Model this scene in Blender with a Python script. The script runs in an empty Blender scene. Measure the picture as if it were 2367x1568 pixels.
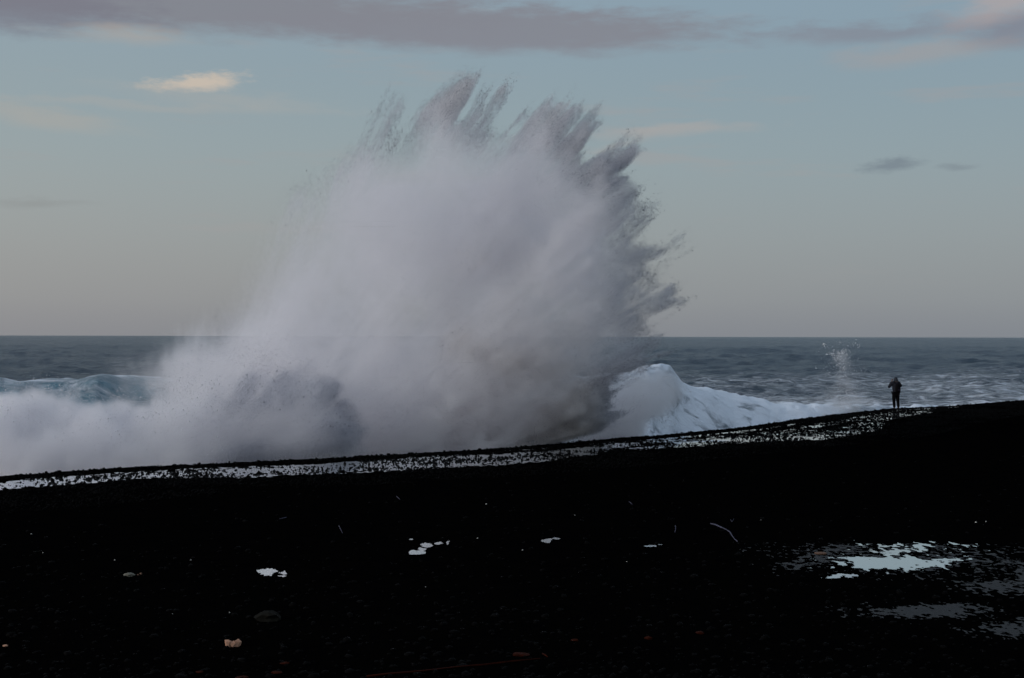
import bpy, bmesh, math, random
import numpy as np
from mathutils import Vector, Matrix

R = math.radians
scene = bpy.context.scene
COL = scene.collection

# ------------------------------------------------------------------ camera
F = 3251.0            # focal length in pixels of a 2367 px wide picture
CX, HY = 1183.5, 776.0
CAMZ = 3.8
cam_d = bpy.data.cameras.new('camera')
cam_d.sensor_width = 36.0
cam_d.lens = 36.0 * F / 2367.0
cam_d.clip_start = 0.1
cam_d.clip_end = 80000.0
cam = bpy.data.objects.new('camera', cam_d)
COL.objects.link(cam)
cam.location = (0, 0, CAMZ)
cam.rotation_euler = (R(90 - 0.11), R(-0.12), 0)
scene.camera = cam

# ------------------------------------------------------------------ render settings
scene.view_settings.view_transform = 'Standard'
scene.view_settings.look = 'None'
scene.view_settings.gamma = 1.0
scene.view_settings.exposure = 0.0
scene.render.engine = 'CYCLES'
cy = scene.cycles
cy.use_denoising = True
cy.max_bounces = 20
cy.diffuse_bounces = 2
cy.glossy_bounces = 3
cy.transmission_bounces = 3
cy.volume_bounces = 12
cy.transparent_max_bounces = 128
cy.volume_step_rate = 6.0; cy.use_adaptive_sampling=True; cy.adaptive_threshold=0.03
cy.volume_max_steps = 256
cy.sample_clamp_indirect = 4.0

# ------------------------------------------------------------------ world: dusk sky with bands of cloud
SUN_EL, SUN_AZ = R(15.0), R(-110.0)     # azimuth measured from +Y towards +X
SKY_STRENGTH = 0.06


class NT:
    """small helper to write node trees"""
    def __init__(self, tree):
        self.t = tree; self.n = tree.nodes; self.l = tree.links

    def node(self, typ, **kw):
        n = self.n.new(typ)
        for k, v in kw.items():
            setattr(n, k, v)
        return n

    def put(self, sock, v):
        if hasattr(v, 'is_linked') or isinstance(v, bpy.types.NodeSocket):
            self.l.new(v, sock)
        else:
            sock.default_value = v

    def m(self, op, a, b=0.0, c=0.0, clamp=False):
        n = self.node('ShaderNodeMath', operation=op)
        n.use_clamp = clamp
        self.put(n.inputs[0], a); self.put(n.inputs[1], b); self.put(n.inputs[2], c)
        return n.outputs[0]

    def mix(self, fac, a, b, blend='MIX'):
        n = self.node('ShaderNodeMix', data_type='RGBA', blend_type=blend)
        self.put(n.inputs[0], fac); self.put(n.inputs[6], a); self.put(n.inputs[7], b)
        return n.outputs[2]

    def mixf(self, fac, a, b):
        n = self.node('ShaderNodeMix', data_type='FLOAT')
        self.put(n.inputs[0], fac); self.put(n.inputs[2], a); self.put(n.inputs[3], b)
        return n.outputs[0]

    def sstep(self, v, a, b):
        n = self.node('ShaderNodeMapRange', interpolation_type='SMOOTHSTEP')
        self.put(n.inputs[0], v); n.inputs[1].default_value = a; n.inputs[2].default_value = b
        return n.outputs[0]

    def xyz(self, x, y, z):
        n = self.node('ShaderNodeCombineXYZ')
        self.put(n.inputs[0], x); self.put(n.inputs[1], y); self.put(n.inputs[2], z)
        return n.outputs[0]

    def noise(self, vec, scale=1.0, detail=4.0, rough=0.55, dist=0.0, dim='3D'):
        n = self.node('ShaderNodeTexNoise', noise_dimensions=dim)
        self.put(n.inputs['Vector'], vec)
        n.inputs['Scale'].default_value = scale
        n.inputs['Detail'].default_value = detail
        n.inputs['Roughness'].default_value = rough
        n.inputs['Distortion'].default_value = dist
        return n.outputs[0]

    def ramp(self, v, stops):
        n = self.node('ShaderNodeValToRGB')
        self.put(n.inputs[0], v)
        cr = n.color_ramp
        cr.interpolation = 'B_SPLINE' if len(stops) > 3 else 'LINEAR'
        while len(cr.elements) < len(stops):
            cr.elements.new(0.5)
        for e, (p, c) in zip(cr.elements, stops):
            e.position = p; e.color = (*c, 1.0)
        return n.outputs[0]


def build_world():
    w = bpy.data.worlds.new('World')
    scene.world = w
    w.cycles.sampling_method = 'MANUAL'
    w.cycles.sample_map_resolution = 256
    w.use_nodes = True
    g = NT(w.node_tree)
    g.n.clear()
    out = g.node('ShaderNodeOutputWorld')
    bg = g.node('ShaderNodeBackground')
    g.l.new(bg.outputs[0], out.inputs[0])
    sky = g.node('ShaderNodeTexSky')
    sky.sky_type = 'NISHITA'
    sky.sun_disc = False
    sky.sun_elevation = SUN_EL
    sky.sun_rotation = SUN_AZ
    sky.air_density = 1.0
    sky.dust_density = 1.5
    sky.ozone_density = 1.6
    tc = g.node('ShaderNodeTexCoord')
    sep = g.node('ShaderNodeSeparateXYZ')
    g.l.new(tc.outputs['Generated'], sep.inputs[0])
    x, y, z = sep.outputs
    el = g.m('ARCSINE', z)                       # elevation in radians
    az = g.m('ARCTAN2', x, y)                    # azimuth from +Y, to the right
    # thin veil of haze: the same at every azimuth, only elevation counts
    elc = g.m('MULTIPLY', g.m('MAXIMUM', el, 0.0), 2.0)
    veil = g.ramp(elc, [(0.0, (.275, .283, .312)), (0.05, (.318, .325, .342)), (0.14, (.352, .366, .372)),
                        (0.26, (.345, .412, .43)), (0.42, (.29, .38, .44)), (0.7, (.34, .44, .54)), (1.0, (.42, .53, .67))])
    base = g.mix(0.84, g.mix(1.0, sky.outputs[0], (SKY_STRENGTH,) * 3 + (1,), 'MULTIPLY'), veil)
    # warmer towards the set of the sun, dimmer away from it
    side = g.m('COSINE', g.m('SUBTRACT', az, SUN_AZ))
    tint = g.mix(g.sstep(side, -1.0, 1.0), (.87, .93, .97, 1), (1.20, 1.11, 1.03, 1))
    base = g.mix(1.0, base, tint, 'MULTIPLY')

    # clouds: coordinates in degrees
    azd = g.m('MULTIPLY', az, 57.2958)
    eld = g.m('MULTIPLY', el, 57.2958)
    w1 = g.noise(g.xyz(g.m('MULTIPLY', azd, .22), g.m('MULTIPLY', eld, .7), 0.0), 1.0, 3.0, .55, 0, '2D')
    w2 = g.noise(g.xyz(g.m('MULTIPLY', azd, .55), g.m('MULTIPLY', eld, 2.2), 7.3), 1.0, 4.0, .6, 0, '2D')
    w3 = g.noise(g.xyz(g.m('MULTIPLY', azd, 1.6), g.m('MULTIPLY', eld, 4.0), 3.1), 1.0, 3.0, .6, 0, '2D')
    wob = g.m('ADD', g.m('MULTIPLY', g.m('SUBTRACT', w1, .5), 2.6), g.m('MULTIPLY', g.m('SUBTRACT', w2, .5), 1.3))

    def deg(px, py):
        return math.degrees(math.atan((px - CX) / F)), math.degrees(math.atan((HY - py) / F))

    def blob(px, py, rx, ry, tilt=0.0, soft=0.6, wa=1.0, fine=0.0):
        a0, e0 = deg(px, py)
        rx = rx / F * 57.3; ry = ry / F * 57.3
        da = g.m('SUBTRACT', azd, a0)
        de = g.m('SUBTRACT', eld, g.m('ADD', e0, g.m('MULTIPLY', da, tilt)))
        de = g.m('ADD', de, g.m('MULTIPLY', wob, 0.25 * wa))
        qa = g.m('POWER', g.m('ABSOLUTE', g.m('DIVIDE', da, rx)), 2.0)
        qe = g.m('POWER', g.m('ABSOLUTE', g.m('DIVIDE', de, ry)), 2.0)
        d = g.m('SQRT', g.m('ADD', qa, qe))
        d = g.m('ADD', d, g.m('MULTIPLY', g.m('SUBTRACT', w2, .5), 1.1 * wa))
        if fine:
            d = g.m('ADD', d, g.m('MULTIPLY', g.m('SUBTRACT', w3, .5), fine))
        return g.sstep(d, 1.0 + soft * .5, 1.0 - soft)

    def over(col, m, amt, c):
        return g.mix(g.m('MULTIPLY', m, amt), col, (*c, 1))

    c = base
    grey = (.225, .231, .264)
    warm = (.60, .51, .42)
    pink = (.37, .335, .33)
    # faint high cirrus everywhere
    cir = g.sstep(g.noise(g.xyz(g.m('MULTIPLY', azd, .10), g.m('MULTIPLY', eld, .8), 1.7), 1.0, 4.0, .6, 0, '2D'), .54, .78)
    c = over(c, g.m('MULTIPLY', cir, g.sstep(eld, 1.5, 5.0)), .35, pink)
    # grey decks high up all round the sky
    deck = g.sstep(g.m('ADD', g.noise(g.xyz(g.m('MULTIPLY', azd, .045), g.m('MULTIPLY', eld, .22), 4.4), 1.0, 3.0, .55, 0, '2D'),
                       g.m('MULTIPLY', g.sstep(eld, 12.5, 17.0), .22)), .62, .74)
    c = over(c, g.m('MULTIPLY', deck, g.sstep(eld, 13.0, 15.0)), .55, grey)
    # the long deck at the top
    c = over(c, blob(330, 22, 900, 72, -.01, .55, .7), .9, grey)
    c = over(c, blob(1120, 66, 600, 54, -.02, .5, .7), .92, (.232, .24, .278))
    c = over(c, blob(30, 60, 300, 60, 0, .6), .7, (.19, .19, .235))
    c = over(c, blob(2020, 92, 270, 26, .015, .8), .75, (.23, .25, .30))
    c = over(c, blob(2330, 105, 110, 40, .05, .8), .8, (.22, .23, .28))
    c = over(c, blob(2340, 40, 130, 42, .25, .9), .75, (.42, .37, .37))
    c = over(c, blob(2120, 145, 190, 26, .05, .9), .5, pink)
    c = over(c, blob(300, 110, 120, 20, 0, .9), .55, (.40, .37, .345))
    c = over(c, blob(452, 203, 108, 19, .12, .8, 1.2, .9), .85, warm)
    c = over(c, blob(520, 240, 240, 22, -.05, 1.0), .3, (.42, .40, .37))
    c = over(c, blob(90, 295, 190, 22, -.12, 1.0), .45, (.42, .39, .35))
    c = over(c, blob(320, 262, 420, 10, -.01, 1.0), .35, (.40, .39, .37))
    c = over(c, blob(1560, 303, 190, 14, .03, 1.0), .5, (.42, .38, .36))
    c = over(c, blob(1430, 330, 80, 10, .25, 1.0), .4, (.42, .38, .36))
    c = over(c, blob(2060, 388, 70, 15, .14, .8, 1.0, .8), .7, (.175, .215, .255))
    c = over(c, blob(2215, 396, 40, 8, 0, .9), .45, (.185, .22, .255))
    c = over(c, blob(90, 486, 110, 10, 0, 1.0), .35, (.25, .26, .26))
    g.l.new(c, bg.inputs[0])
    bg.inputs[1].default_value = 1.0


build_world()

sun_d = bpy.data.lights.new('sun', 'SUN')
sun_d.energy = 1.3
sun_d.angle = R(20)
sun_d.color = (1.0, .95, .93)
sun = bpy.data.objects.new('sun', sun_d)
COL.objects.link(sun)
sdir = Vector((math.sin(SUN_AZ) * math.cos(SUN_EL), math.cos(SUN_AZ) * math.cos(SUN_EL), math.sin(SUN_EL)))
sun.rotation_euler = (-sdir).to_track_quat('-Z', 'Y').to_euler()
sun.location = (-40, 10, 30)

# ------------------------------------------------------------------ numeric helpers
rng = np.random.default_rng(11)
LAT = rng.random((64, 64, 64)).astype(np.float32)


def vnoise(x, y, z):
    x = np.asarray(x, np.float32); y = np.asarray(y, np.float32); z = np.asarray(z, np.float32)
    x, y, z = np.broadcast_arrays(x, y, z)
    xi = np.floor(x).astype(np.int32); yi = np.floor(y).astype(np.int32); zi = np.floor(z).astype(np.int32)
    fx = x - xi; fy = y - yi; fz = z - zi
    fx = fx * fx * (3 - 2 * fx); fy = fy * fy * (3 - 2 * fy); fz = fz * fz * (3 - 2 * fz)
    x0 = xi & 63; x1 = (xi + 1) & 63; y0 = yi & 63; y1 = (yi + 1) & 63; z0 = zi & 63; z1 = (zi + 1) & 63
    a = LAT[x0, y0, z0] * (1 - fx) + LAT[x1, y0, z0] * fx
    b = LAT[x0, y1, z0] * (1 - fx) + LAT[x1, y1, z0] * fx
    c = LAT[x0, y0, z1] * (1 - fx) + LAT[x1, y0, z1] * fx
    d = LAT[x0, y1, z1] * (1 - fx) + LAT[x1, y1, z1] * fx
    a = a * (1 - fy) + b * fy
    c = c * (1 - fy) + d * fy
    return a * (1 - fz) + c * fz


def fbm(x, y, z, octv=4, gain=.5):
    s = 0; amp = 1.0; tot = 0
    for k in range(octv):
        f = 2.03 ** k
        s = s + amp * vnoise(x * f + 17.3 * k, y * f + 5.1 * k, z * f + 9.7 * k)
        tot += amp; amp *= gain
    return s / tot


def ss(a, b, x):
    t = np.clip((x - a) / (b - a), 0, 1)
    return t * t * (3 - 2 * t)


def seg_dist(px, py, poly, closed=True):
    """distance to a polyline and an inside flag (closed) or side sign (open: + is right-hand side)"""
    poly = np.asarray(poly, float)
    n = len(poly)
    best = np.full(np.shape(px), 1e9); sgn = np.ones(np.shape(px)); ins = np.zeros(np.shape(px), bool)
    for i in range(n if closed else n - 1):
        a = poly[i]; b = poly[(i + 1) % n]
        e = b - a
        t = np.clip(((px - a[0]) * e[0] + (py - a[1]) * e[1]) / (e @ e), 0, 1)
        dx = px - a[0] - t * e[0]; dy = py - a[1] - t * e[1]
        d = np.hypot(dx, dy)
        cr = e[0] * (py - a[1]) - e[1] * (px - a[0])
        near = d < best
        best = np.where(near, d, best)
        sgn = np.where(near, np.where(cr > 0, -1.0, 1.0), sgn)
        if closed:
            cond = ((a[1] > py) != (b[1] > py))
            with np.errstate(divide='ignore', invalid='ignore'):
                xin = a[0] + (py - a[1]) * e[0] / (e[1] if e[1] != 0 else 1e-9)
            ins ^= cond & (px < xin)
    return (np.where(ins, best, -best)) if closed else best * sgn


def tag(o, label=None, cat=None, group=None, kind=None):
    if label: o['label'] = label
    if cat: o['category'] = cat
    if group: o['group'] = group
    if kind: o['kind'] = kind
    return o


def empty(name, loc=(0, 0, 0)):
    o = bpy.data.objects.new(name, None)
    o.empty_display_size = .3
    o.location = loc
    COL.objects.link(o)
    return o


def mesh_obj(name, verts, faces, mat, parent=None, smooth=False, attrs=None, loc=None):
    me = bpy.data.meshes.new(name)
    verts = np.asarray(verts, np.float32).reshape(-1, 3)
    if isinstance(faces, np.ndarray):
        nf, k = faces.shape
        me.vertices.add(len(verts)); me.vertices.foreach_set('co', verts.ravel())
        me.loops.add(nf * k); me.loops.foreach_set('vertex_index', faces.astype(np.int32).ravel())
        me.polygons.add(nf); me.polygons.foreach_set('loop_start', np.arange(nf, dtype=np.int32) * k)
        me.update(calc_edges=True)
    else:
        me.from_pydata(verts.tolist(), [], faces); me.update()
    if attrs:
        for an, av in attrs.items():
            a = me.attributes.new(an, 'FLOAT', 'POINT'); a.data.foreach_set('value', np.asarray(av, np.float32).ravel())
    if smooth:
        me.polygons.foreach_set('use_smooth', np.ones(len(me.polygons), bool))
    if mat: me.materials.append(mat)
    o = bpy.data.objects.new(name, me)
    if loc: o.location = loc
    if parent: o.parent = parent
    COL.objects.link(o)
    return o


def material(name):
    m = bpy.data.materials.new(name)
    m.use_nodes = True
    g = NT(m.node_tree)
    bs = m.node_tree.nodes['Principled BSDF']
    return m, g, bs


def attr(g, name):
    n = g.node('ShaderNodeAttribute'); n.attribute_name = name
    return n.outputs['Fac']


# ------------------------------------------------------------------ shape of the beach
def ground_pt(px, py, z=0.0):
    """pixel (2367 wide) -> point on the level z"""
    D = (CAMZ - z) * F / (py - HY)
    return (px - CX) / F * D, D


crest_px = [(0, 1106), (300, 1083), (600, 1069), (944, 1050), (1183, 1036), (1400, 1017), (1600, 1000), (1720, 988), (1800, 977),
            (1900, 962), (2000, 950), (2073, 942), (2200, 936), (2367, 923)]
crest = [(-160., -120.), (-80., -40.), (-45., 8.), (-25., 27.)] + [ground_pt(*p) for p in crest_px] + \
        [(44., 98.), (75., 124.), (130., 160.), (260., 220.), (600., 330.)]
crest = np.array(crest)


def inland(x, y):
    return seg_dist(x, y, crest, closed=False)


def gz(x, y, s=None, micro=True):
    if s is None: s = inland(x, y)
    d = np.hypot(x, y)
    z = np.where(s < 0, -.19 * np.maximum(-s - .5, 0) - .02 * np.maximum(-s, 0), 0.0)
    z = np.maximum(z, -7.0)
    z = z + 2.2 * np.clip(1 - d / 17.0, 0, 1) ** 1.3
    if micro:
        z = z + .14 * (vnoise(x * .12, y * .12, 2.5) - .5) * ss(0, 6, np.abs(s)) + .05 * (vnoise(x * .7, y * .7, 8.5) - .5)
    return z


# ------------------------------------------------------------------ materials
m_sand, g, b = material('black_lava_sand')
co = g.node('ShaderNodeTexCoord').outputs['Object']
n1 = g.noise(co, 2.0, 6, .6); n2 = g.noise(co, 14.0, 5, .65)
g.l.new(g.mix(n1, (.0006, .0006, .0007, 1), (.0020, .0019, .0019, 1)), b.inputs['Base Color'])
b.inputs['Roughness'].default_value = 1.0
b.inputs['Specular IOR Level'].default_value = 0.0
bp = g.node('ShaderNodeBump'); bp.inputs['Strength'].default_value = .8; bp.inputs['Distance'].default_value = .05
g.l.new(n2, bp.inputs['Height']); g.l.new(bp.outputs[0], b.inputs['Normal'])

m_stone, g, b = material('wet_lava_pebble')
oi = g.node('ShaderNodeTexCoord').outputs['Object']
g.l.new(g.mix(g.noise(oi, 3.0, 3), (.0008, .0008, .0009, 1), (.0024, .0024, .0026, 1)), b.inputs['Base Color'])
b.inputs['Roughness'].default_value = .7
b.inputs['Specular IOR Level'].default_value = 0.02

m_film, g, b = material('water_film')
co = g.node('ShaderNodeTexCoord').outputs['Object']
b.inputs['Base Color'].default_value = (.66, .69, .70, 1)
b.inputs['Metallic'].default_value = .85
b.inputs['Roughness'].default_value = .05
bp = g.node('ShaderNodeBump'); bp.inputs['Strength'].default_value = .12; bp.inputs['Distance'].default_value = .01
g.l.new(g.noise(co, 6.0, 3), bp.inputs['Height']); g.l.new(bp.outputs[0], b.inputs['Normal'])

m_wet, g, b = material('wet_sand')
co = g.node('ShaderNodeTexCoord').outputs['Object']
b.inputs['Base Color'].default_value = (.006, .006, .007, 1)
b.inputs['Roughness'].default_value = .65
b.inputs['IOR'].default_value = 1.33
bp = g.node('ShaderNodeBump'); bp.inputs['Strength'].default_value = .55; bp.inputs['Distance'].default_value = .03
g.l.new(g.noise(co, 22.0, 4, .7), bp.inputs['Height']); g.l.new(bp.outputs[0], b.inputs['Normal'])


def solid(name, col, rough=.8, spec=.3, var=.25, scale=12.0):
    m, g, b = material(name)
    co = g.node('ShaderNodeTexCoord').outputs['Object']
    n = g.noise(co, scale, 4, .6)
    lo = tuple(c * (1 - var) for c in col) + (1,); hi = tuple(min(1, c * (1 + var)) for c in col) + (1,)
    g.l.new(g.mix(n, lo, hi), b.inputs['Base Color'])
    b.inputs['Roughness'].default_value = rough
    b.inputs['Specular IOR Level'].default_value = spec
    return m


# sea: dark water, turquoise thin wave face, white foam
m_sea, g, b = material('sea_water')
co = g.node('ShaderNodeTexCoord').outputs['Object']
foam = attr(g, 'foam'); thin = attr(g, 'thin')
mp = g.node('ShaderNodeMapping'); g.l.new(co, mp.inputs[0]); mp.inputs['Scale'].default_value = (.45, .8, .9)
f1 = g.noise(mp.outputs[0], 1.0, 8, .7, .8)
fm = g.sstep(g.m('ADD', foam, g.m('MULTIPLY', g.m('SUBTRACT', f1, .5), 2.0)), .30, 1.0)
fm = g.m('MULTIPLY', fm, g.sstep(foam, .02, .12))
wc = g.mix(thin, (.016, .043, .072, 1), (.075, .245, .345, 1))
g.l.new(g.mix(fm, wc, (.84, .91, 1.0, 1)), b.inputs['Base Color'])
g.l.new(g.mixf(fm, .30, .9), b.inputs['Roughness'])
b.inputs['IOR'].default_value = 1.33
g.l.new(g.mixf(fm, .42, .1), b.inputs['Specular IOR Level'])
mp2 = g.node('ShaderNodeMapping'); g.l.new(co, mp2.inputs[0]); mp2.inputs['Scale'].default_value = (.5, .9, .8)
hh = g.m('ADD', g.m('MULTIPLY', g.noise(mp2.outputs[0], 1.0, 9, .66, .3), g.mixf(fm, 1.0, .35)), g.m('MULTIPLY', fm, .05))
bp = g.node('ShaderNodeBump'); bp.inputs['Strength'].default_value = 1.0; bp.inputs['Distance'].default_value = 1.3
g.l.new(hh, bp.inputs['Height']); g.l.new(bp.outputs[0], b.inputs['Normal'])

m_drop, g, b = material('spray_droplets')
b.inputs['Base Color'].default_value = (.80, .81, .85, 1)
b.inputs['Roughness'].default_value = .5
m_drop_dark, g, b = material('sandy_backlit_droplets')
b.inputs['Base Color'].default_value = (.30, .31, .36, 1)  # dark with sand and, for edge drops, with backlit shade put into the colour
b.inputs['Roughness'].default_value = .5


def vol_mat(name, col, k, aniso=.0, absorb=None):
    m = bpy.data.materials.new(name); m.use_nodes = True
    g = NT(m.node_tree); g.n.clear()
    out = g.node('ShaderNodeOutputMaterial')
    pv = g.node('ShaderNodeVolumePrincipled')
    pv.inputs['Color'].default_value = (*col, 1)
    pv.inputs['Density'].default_value = k
    pv.inputs['Anisotropy'].default_value = aniso
    pv.inputs['Density Attribute'].default_value = 'density'
    if absorb: pv.inputs['Absorption Color'].default_value = (*absorb, 1)
    g.l.new(pv.outputs[0], out.inputs['Volume'])
    return m


m_mist = vol_mat('sea_mist', (.980, .970, .983), 1.0, .2)
m_sand_shade = vol_mat('sandy_shade_mist', (.60, .62, .70), 1.0, .1)
# beige with sand inside the burst, slate further out: shade of its right edge put into the colour
g = NT(m_sand_shade.node_tree)
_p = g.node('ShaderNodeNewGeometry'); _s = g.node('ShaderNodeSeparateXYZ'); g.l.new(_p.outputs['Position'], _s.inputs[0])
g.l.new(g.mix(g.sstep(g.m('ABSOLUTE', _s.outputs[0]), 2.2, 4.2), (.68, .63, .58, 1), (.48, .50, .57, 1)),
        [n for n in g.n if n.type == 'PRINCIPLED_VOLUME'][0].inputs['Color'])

# ------------------------------------------------------------------ the beach (setting)
def polar_grid(az, rad):
    A, D = np.meshgrid(az, rad, indexing='ij')
    n, m = A.shape
    i = np.arange(n - 1)[:, None] * m + np.arange(m - 1)[None, :]
    faces = np.stack([i, i + 1, i + m + 1, i + m], -1).reshape(-1, 4)
    return A, D, faces


az = np.concatenate([np.radians(np.linspace(-178, -24, 60, endpoint=False)), np.radians(np.linspace(-24, 24, 520, endpoint=False)),
                     np.radians(np.linspace(24, 178, 60))])
rad = np.concatenate([np.linspace(.5, 13, 12, endpoint=False), np.geomspace(13, 95, 300, endpoint=False), np.geomspace(95, 500, 40)])
A, D, faces = polar_grid(az, rad)
X = D * np.sin(A); Y = D * np.cos(A)
S = inland(X, Y)
Z = gz(X, Y, S) + .018 * (fbm(X * 4, Y * 4, 3.3, 3) - .5) * 2
beach = mesh_obj('beach', np.stack([X, Y, Z], -1), faces, m_sand, smooth=True)
tag(beach, kind='structure')

# ------------------------------------------------------------------ the sea (setting)
SEA = -2.7
ridge_r = np.array([(1150, 66, 2.2), (1300, 66, 2.1), (1400, 67, 2.0), (1460, 68, 2.1), (1500, 69, 2.36), (1525, 70, 2.42), (1550, 71, 2.2), (1575, 72, 1.55),
                    (1620, 73, 1.2), (1700, 75, .75), (1780, 76, .4), (1850, 77, .15), (1950, 79, -.05), (2100, 84, -.3), (2300, 92, -.9), (2500, 104, -2.0), (2700, 115, -2.7)])
ridge_l = np.array([(-900, 50, -1.5), (-500, 54, 1.0), (-200, 58, 1.9), (0, 60, 2.0), (40, 60, 1.93), (100, 60.5, 1.9), (180, 61, 1.95), (220, 61, 2.06),
                    (260, 61.5, 2.08), (300, 62, 1.98), (390, 62.5, 1.9), (500, 63, 1.9), (700, 64, 1.8), (1000, 65, 1.5), (1300, 66, .5), (1500, 68, -2)])
ridge_m = np.array([(2000, 140, -2.7), (2080, 140, -2.2), (2150, 142, -1.9), (2250, 150, -1.7), (2400, 160, -1.7), (2800, 180, -1.7)])

azs = np.concatenate([np.radians(np.linspace(-85, -23, 50, endpoint=False)), np.radians(np.linspace(-23, 23, 700, endpoint=False)), np.radians(np.linspace(23, 85, 50))])
rads = np.concatenate([np.geomspace(28, 120, 210, endpoint=False), np.geomspace(120, 900, 230, endpoint=False), np.geomspace(900, 40000, 60)])
A, D, faces = polar_grid(azs, rads)
X = D * np.sin(A); Y = D * np.cos(A)
U = CX + F * np.tan(np.clip(A, -1.2, 1.2))
S = inland(X, Y)
swell = (fbm(X * .018 + 3, Y * .045, 1.5, 2) - .5) * 3.8 + (fbm(X * .08, Y * .19, 4.5, 3) - .5) * 2.3 + (fbm(X * .3, Y * .7, 6.5, 3) - .5) * .9
swell = swell * ss(60, 130, D) * (1 - ss(500, 6000, D) * .75) + .25 * (fbm(X * .4, Y * .4, 2.2, 3) - .5)
Z = SEA + swell
foam = np.zeros_like(Z); thin = np.zeros_like(Z)


def add_ridge(r, wf, wb, foam_amt, thin_amt=0., rough=.0):
    global Z, foam, thin
    Dr = np.interp(U, r[:, 0], r[:, 1], left=r[0, 1], right=r[-1, 1])
    zr = np.interp(U, r[:, 0], r[:, 2], left=SEA, right=SEA)
    t = D * np.cos(A) - Dr
    k = np.where(t < 0, np.exp(-(t / wf) ** 2), np.exp(-(t / wb) ** 2))
    h = np.maximum(zr - SEA, 0) * k
    Z2 = SEA + h + rough * (fbm(X * .9, Y * .9, Z * .9, 4) - .5) * ss(.1, .8, h)
    up = ss(0.05, .5, h)
    Z = np.where(h > .05, np.maximum(Z2, Z * (1 - up) + Z2 * up), Z)
    foam = np.maximum(foam, foam_amt(t) * ss(.1, .6, h))
    thin = np.maximum(thin, thin_amt * ss(.5, 2.0, h) * ss(2.0, -.5, t))


add_ridge(ridge_l, 5.0, 6.0, lambda t: .53 + .40 * np.exp(-((t - .3) / .8) ** 2) + .5 * ss(-3, -7, t), 1.0, .35)
add_ridge(ridge_r, 6.5, 4.0, lambda t: .80 * ss(4.0, 1.0, t) + .3 * np.exp(-((t - .2) / 1.2) ** 2) + .35 * ss(-4, -9, t) + .5 * (fbm(U * .012 + t * .25, t * .12, 4.4, 3) - .5), .6, .75)
add_ridge(ridge_m, 6.0, 12.0, lambda t: .62 * ss(7., 0, t), 0., .3)
# foam left by earlier waves, thinning out to sea
off = -S
foam = np.maximum(foam, ss(82, 12, off) * ss(1250, 1500, U) * (.85 + .4 * fbm(X * .1, Y * .25, 3.5, 3)) * (1 - .35 * ss(1880, 2080, U)))
foam = np.maximum(foam, ss(190, 60, off) * (.30 + .45 * fbm(X * .03, Y * .12, .5, 3)) * ss(1300, 1700, U))
foam = np.maximum(foam, .22 * ss(.64, .75, fbm(X * .05, Y * .16, 9.5, 4)) * ss(900, 200, D))
sea = mesh_obj('sea', np.stack([X, Y, Z], -1), faces, m_sea, smooth=True, attrs={'foam': foam, 'thin': thin})
tag(sea, kind='structure')

# ------------------------------------------------------------------ spray volumes
def volume_object(name, dens, lo, hi, mat, parent):
    """a mist whose density is stored voxel by voxel (numbers computed below)"""
    nx, ny, nz = dens.shape
    me = bpy.data.meshes.new(name)
    nv = dens.size
    me.vertices.add(nv)
    ax = [np.linspace(lo[i], hi[i], dens.shape[i], dtype=np.float32) for i in range(3)]
    P = np.stack(np.meshgrid(*ax, indexing='ij'), -1)
    me.vertices.foreach_set('co', P.ravel())
    a = me.attributes.new('d', 'FLOAT', 'POINT'); a.data.foreach_set('value', dens.astype(np.float32).ravel())
    me.materials.append(mat)
    o = bpy.data.objects.new(name, me); COL.objects.link(o); o.parent = parent
    ng = bpy.data.node_groups.new(name, 'GeometryNodeTree')
    ng.interface.new_socket('Geometry', in_out='INPUT', socket_type='NodeSocketGeometry')
    ng.interface.new_socket('Geometry', in_out='OUTPUT', socket_type='NodeSocketGeometry')
    g = NT(ng)
    gi = g.node('NodeGroupInput'); go = g.node('NodeGroupOutput')
    vc = g.node('GeometryNodeVolumeCube')
    vc.inputs['Min'].default_value = lo; vc.inputs['Max'].default_value = hi
    for k, n in zip('XYZ', dens.shape): vc.inputs['Resolution ' + k].default_value = n
    pos = g.node('GeometryNodeInputPosition')
    sp = g.node('ShaderNodeSeparateXYZ'); g.l.new(pos.outputs[0], sp.inputs[0])
    idx = []
    for i in range(3):
        q = g.m('MULTIPLY', g.m('SUBTRACT', sp.outputs[i], lo[i]), (dens.shape[i] - 1) / (hi[i] - lo[i]))
        q = g.m('FLOOR', g.m('ADD', q, .5))
        idx.append(g.m('MINIMUM', g.m('MAXIMUM', q, 0.0), float(dens.shape[i] - 1)))
    # integer arithmetic keeps the index exact
    def im(op, a, b):
        n = g.node('FunctionNodeIntegerMath', operation=op); g.put(n.inputs[0], a); g.put(n.inputs[1], b); return n.outputs[0]
    def toi(a):
        n = g.node('FunctionNodeFloatToInt'); g.put(n.inputs[0], a); return n.outputs[0]
    ii = im('ADD', im('MULTIPLY', im('ADD', im('MULTIPLY', toi(idx[0]), ny), toi(idx[1])), nz), toi(idx[2]))
    na = g.node('GeometryNodeInputNamedAttribute'); na.data_type = 'FLOAT'; na.inputs[0].default_value = 'd'
    si = g.node('GeometryNodeSampleIndex'); si.data_type = 'FLOAT'
    g.l.new(gi.outputs[0], si.inputs['Geometry']); g.l.new(na.outputs[0], si.inputs['Value']); g.l.new(ii, si.inputs['Index'])
    g.l.new(si.outputs[0], vc.inputs['Density'])
    sm = g.node('GeometryNodeSetMaterial'); sm.inputs['Material'].default_value = mat
    g.l.new(vc.outputs[0], sm.inputs[0]); g.l.new(sm.outputs[0], go.inputs[0])
    md = o.modifiers.new('mist', 'NODES'); md.node_group = ng
    return o


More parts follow.
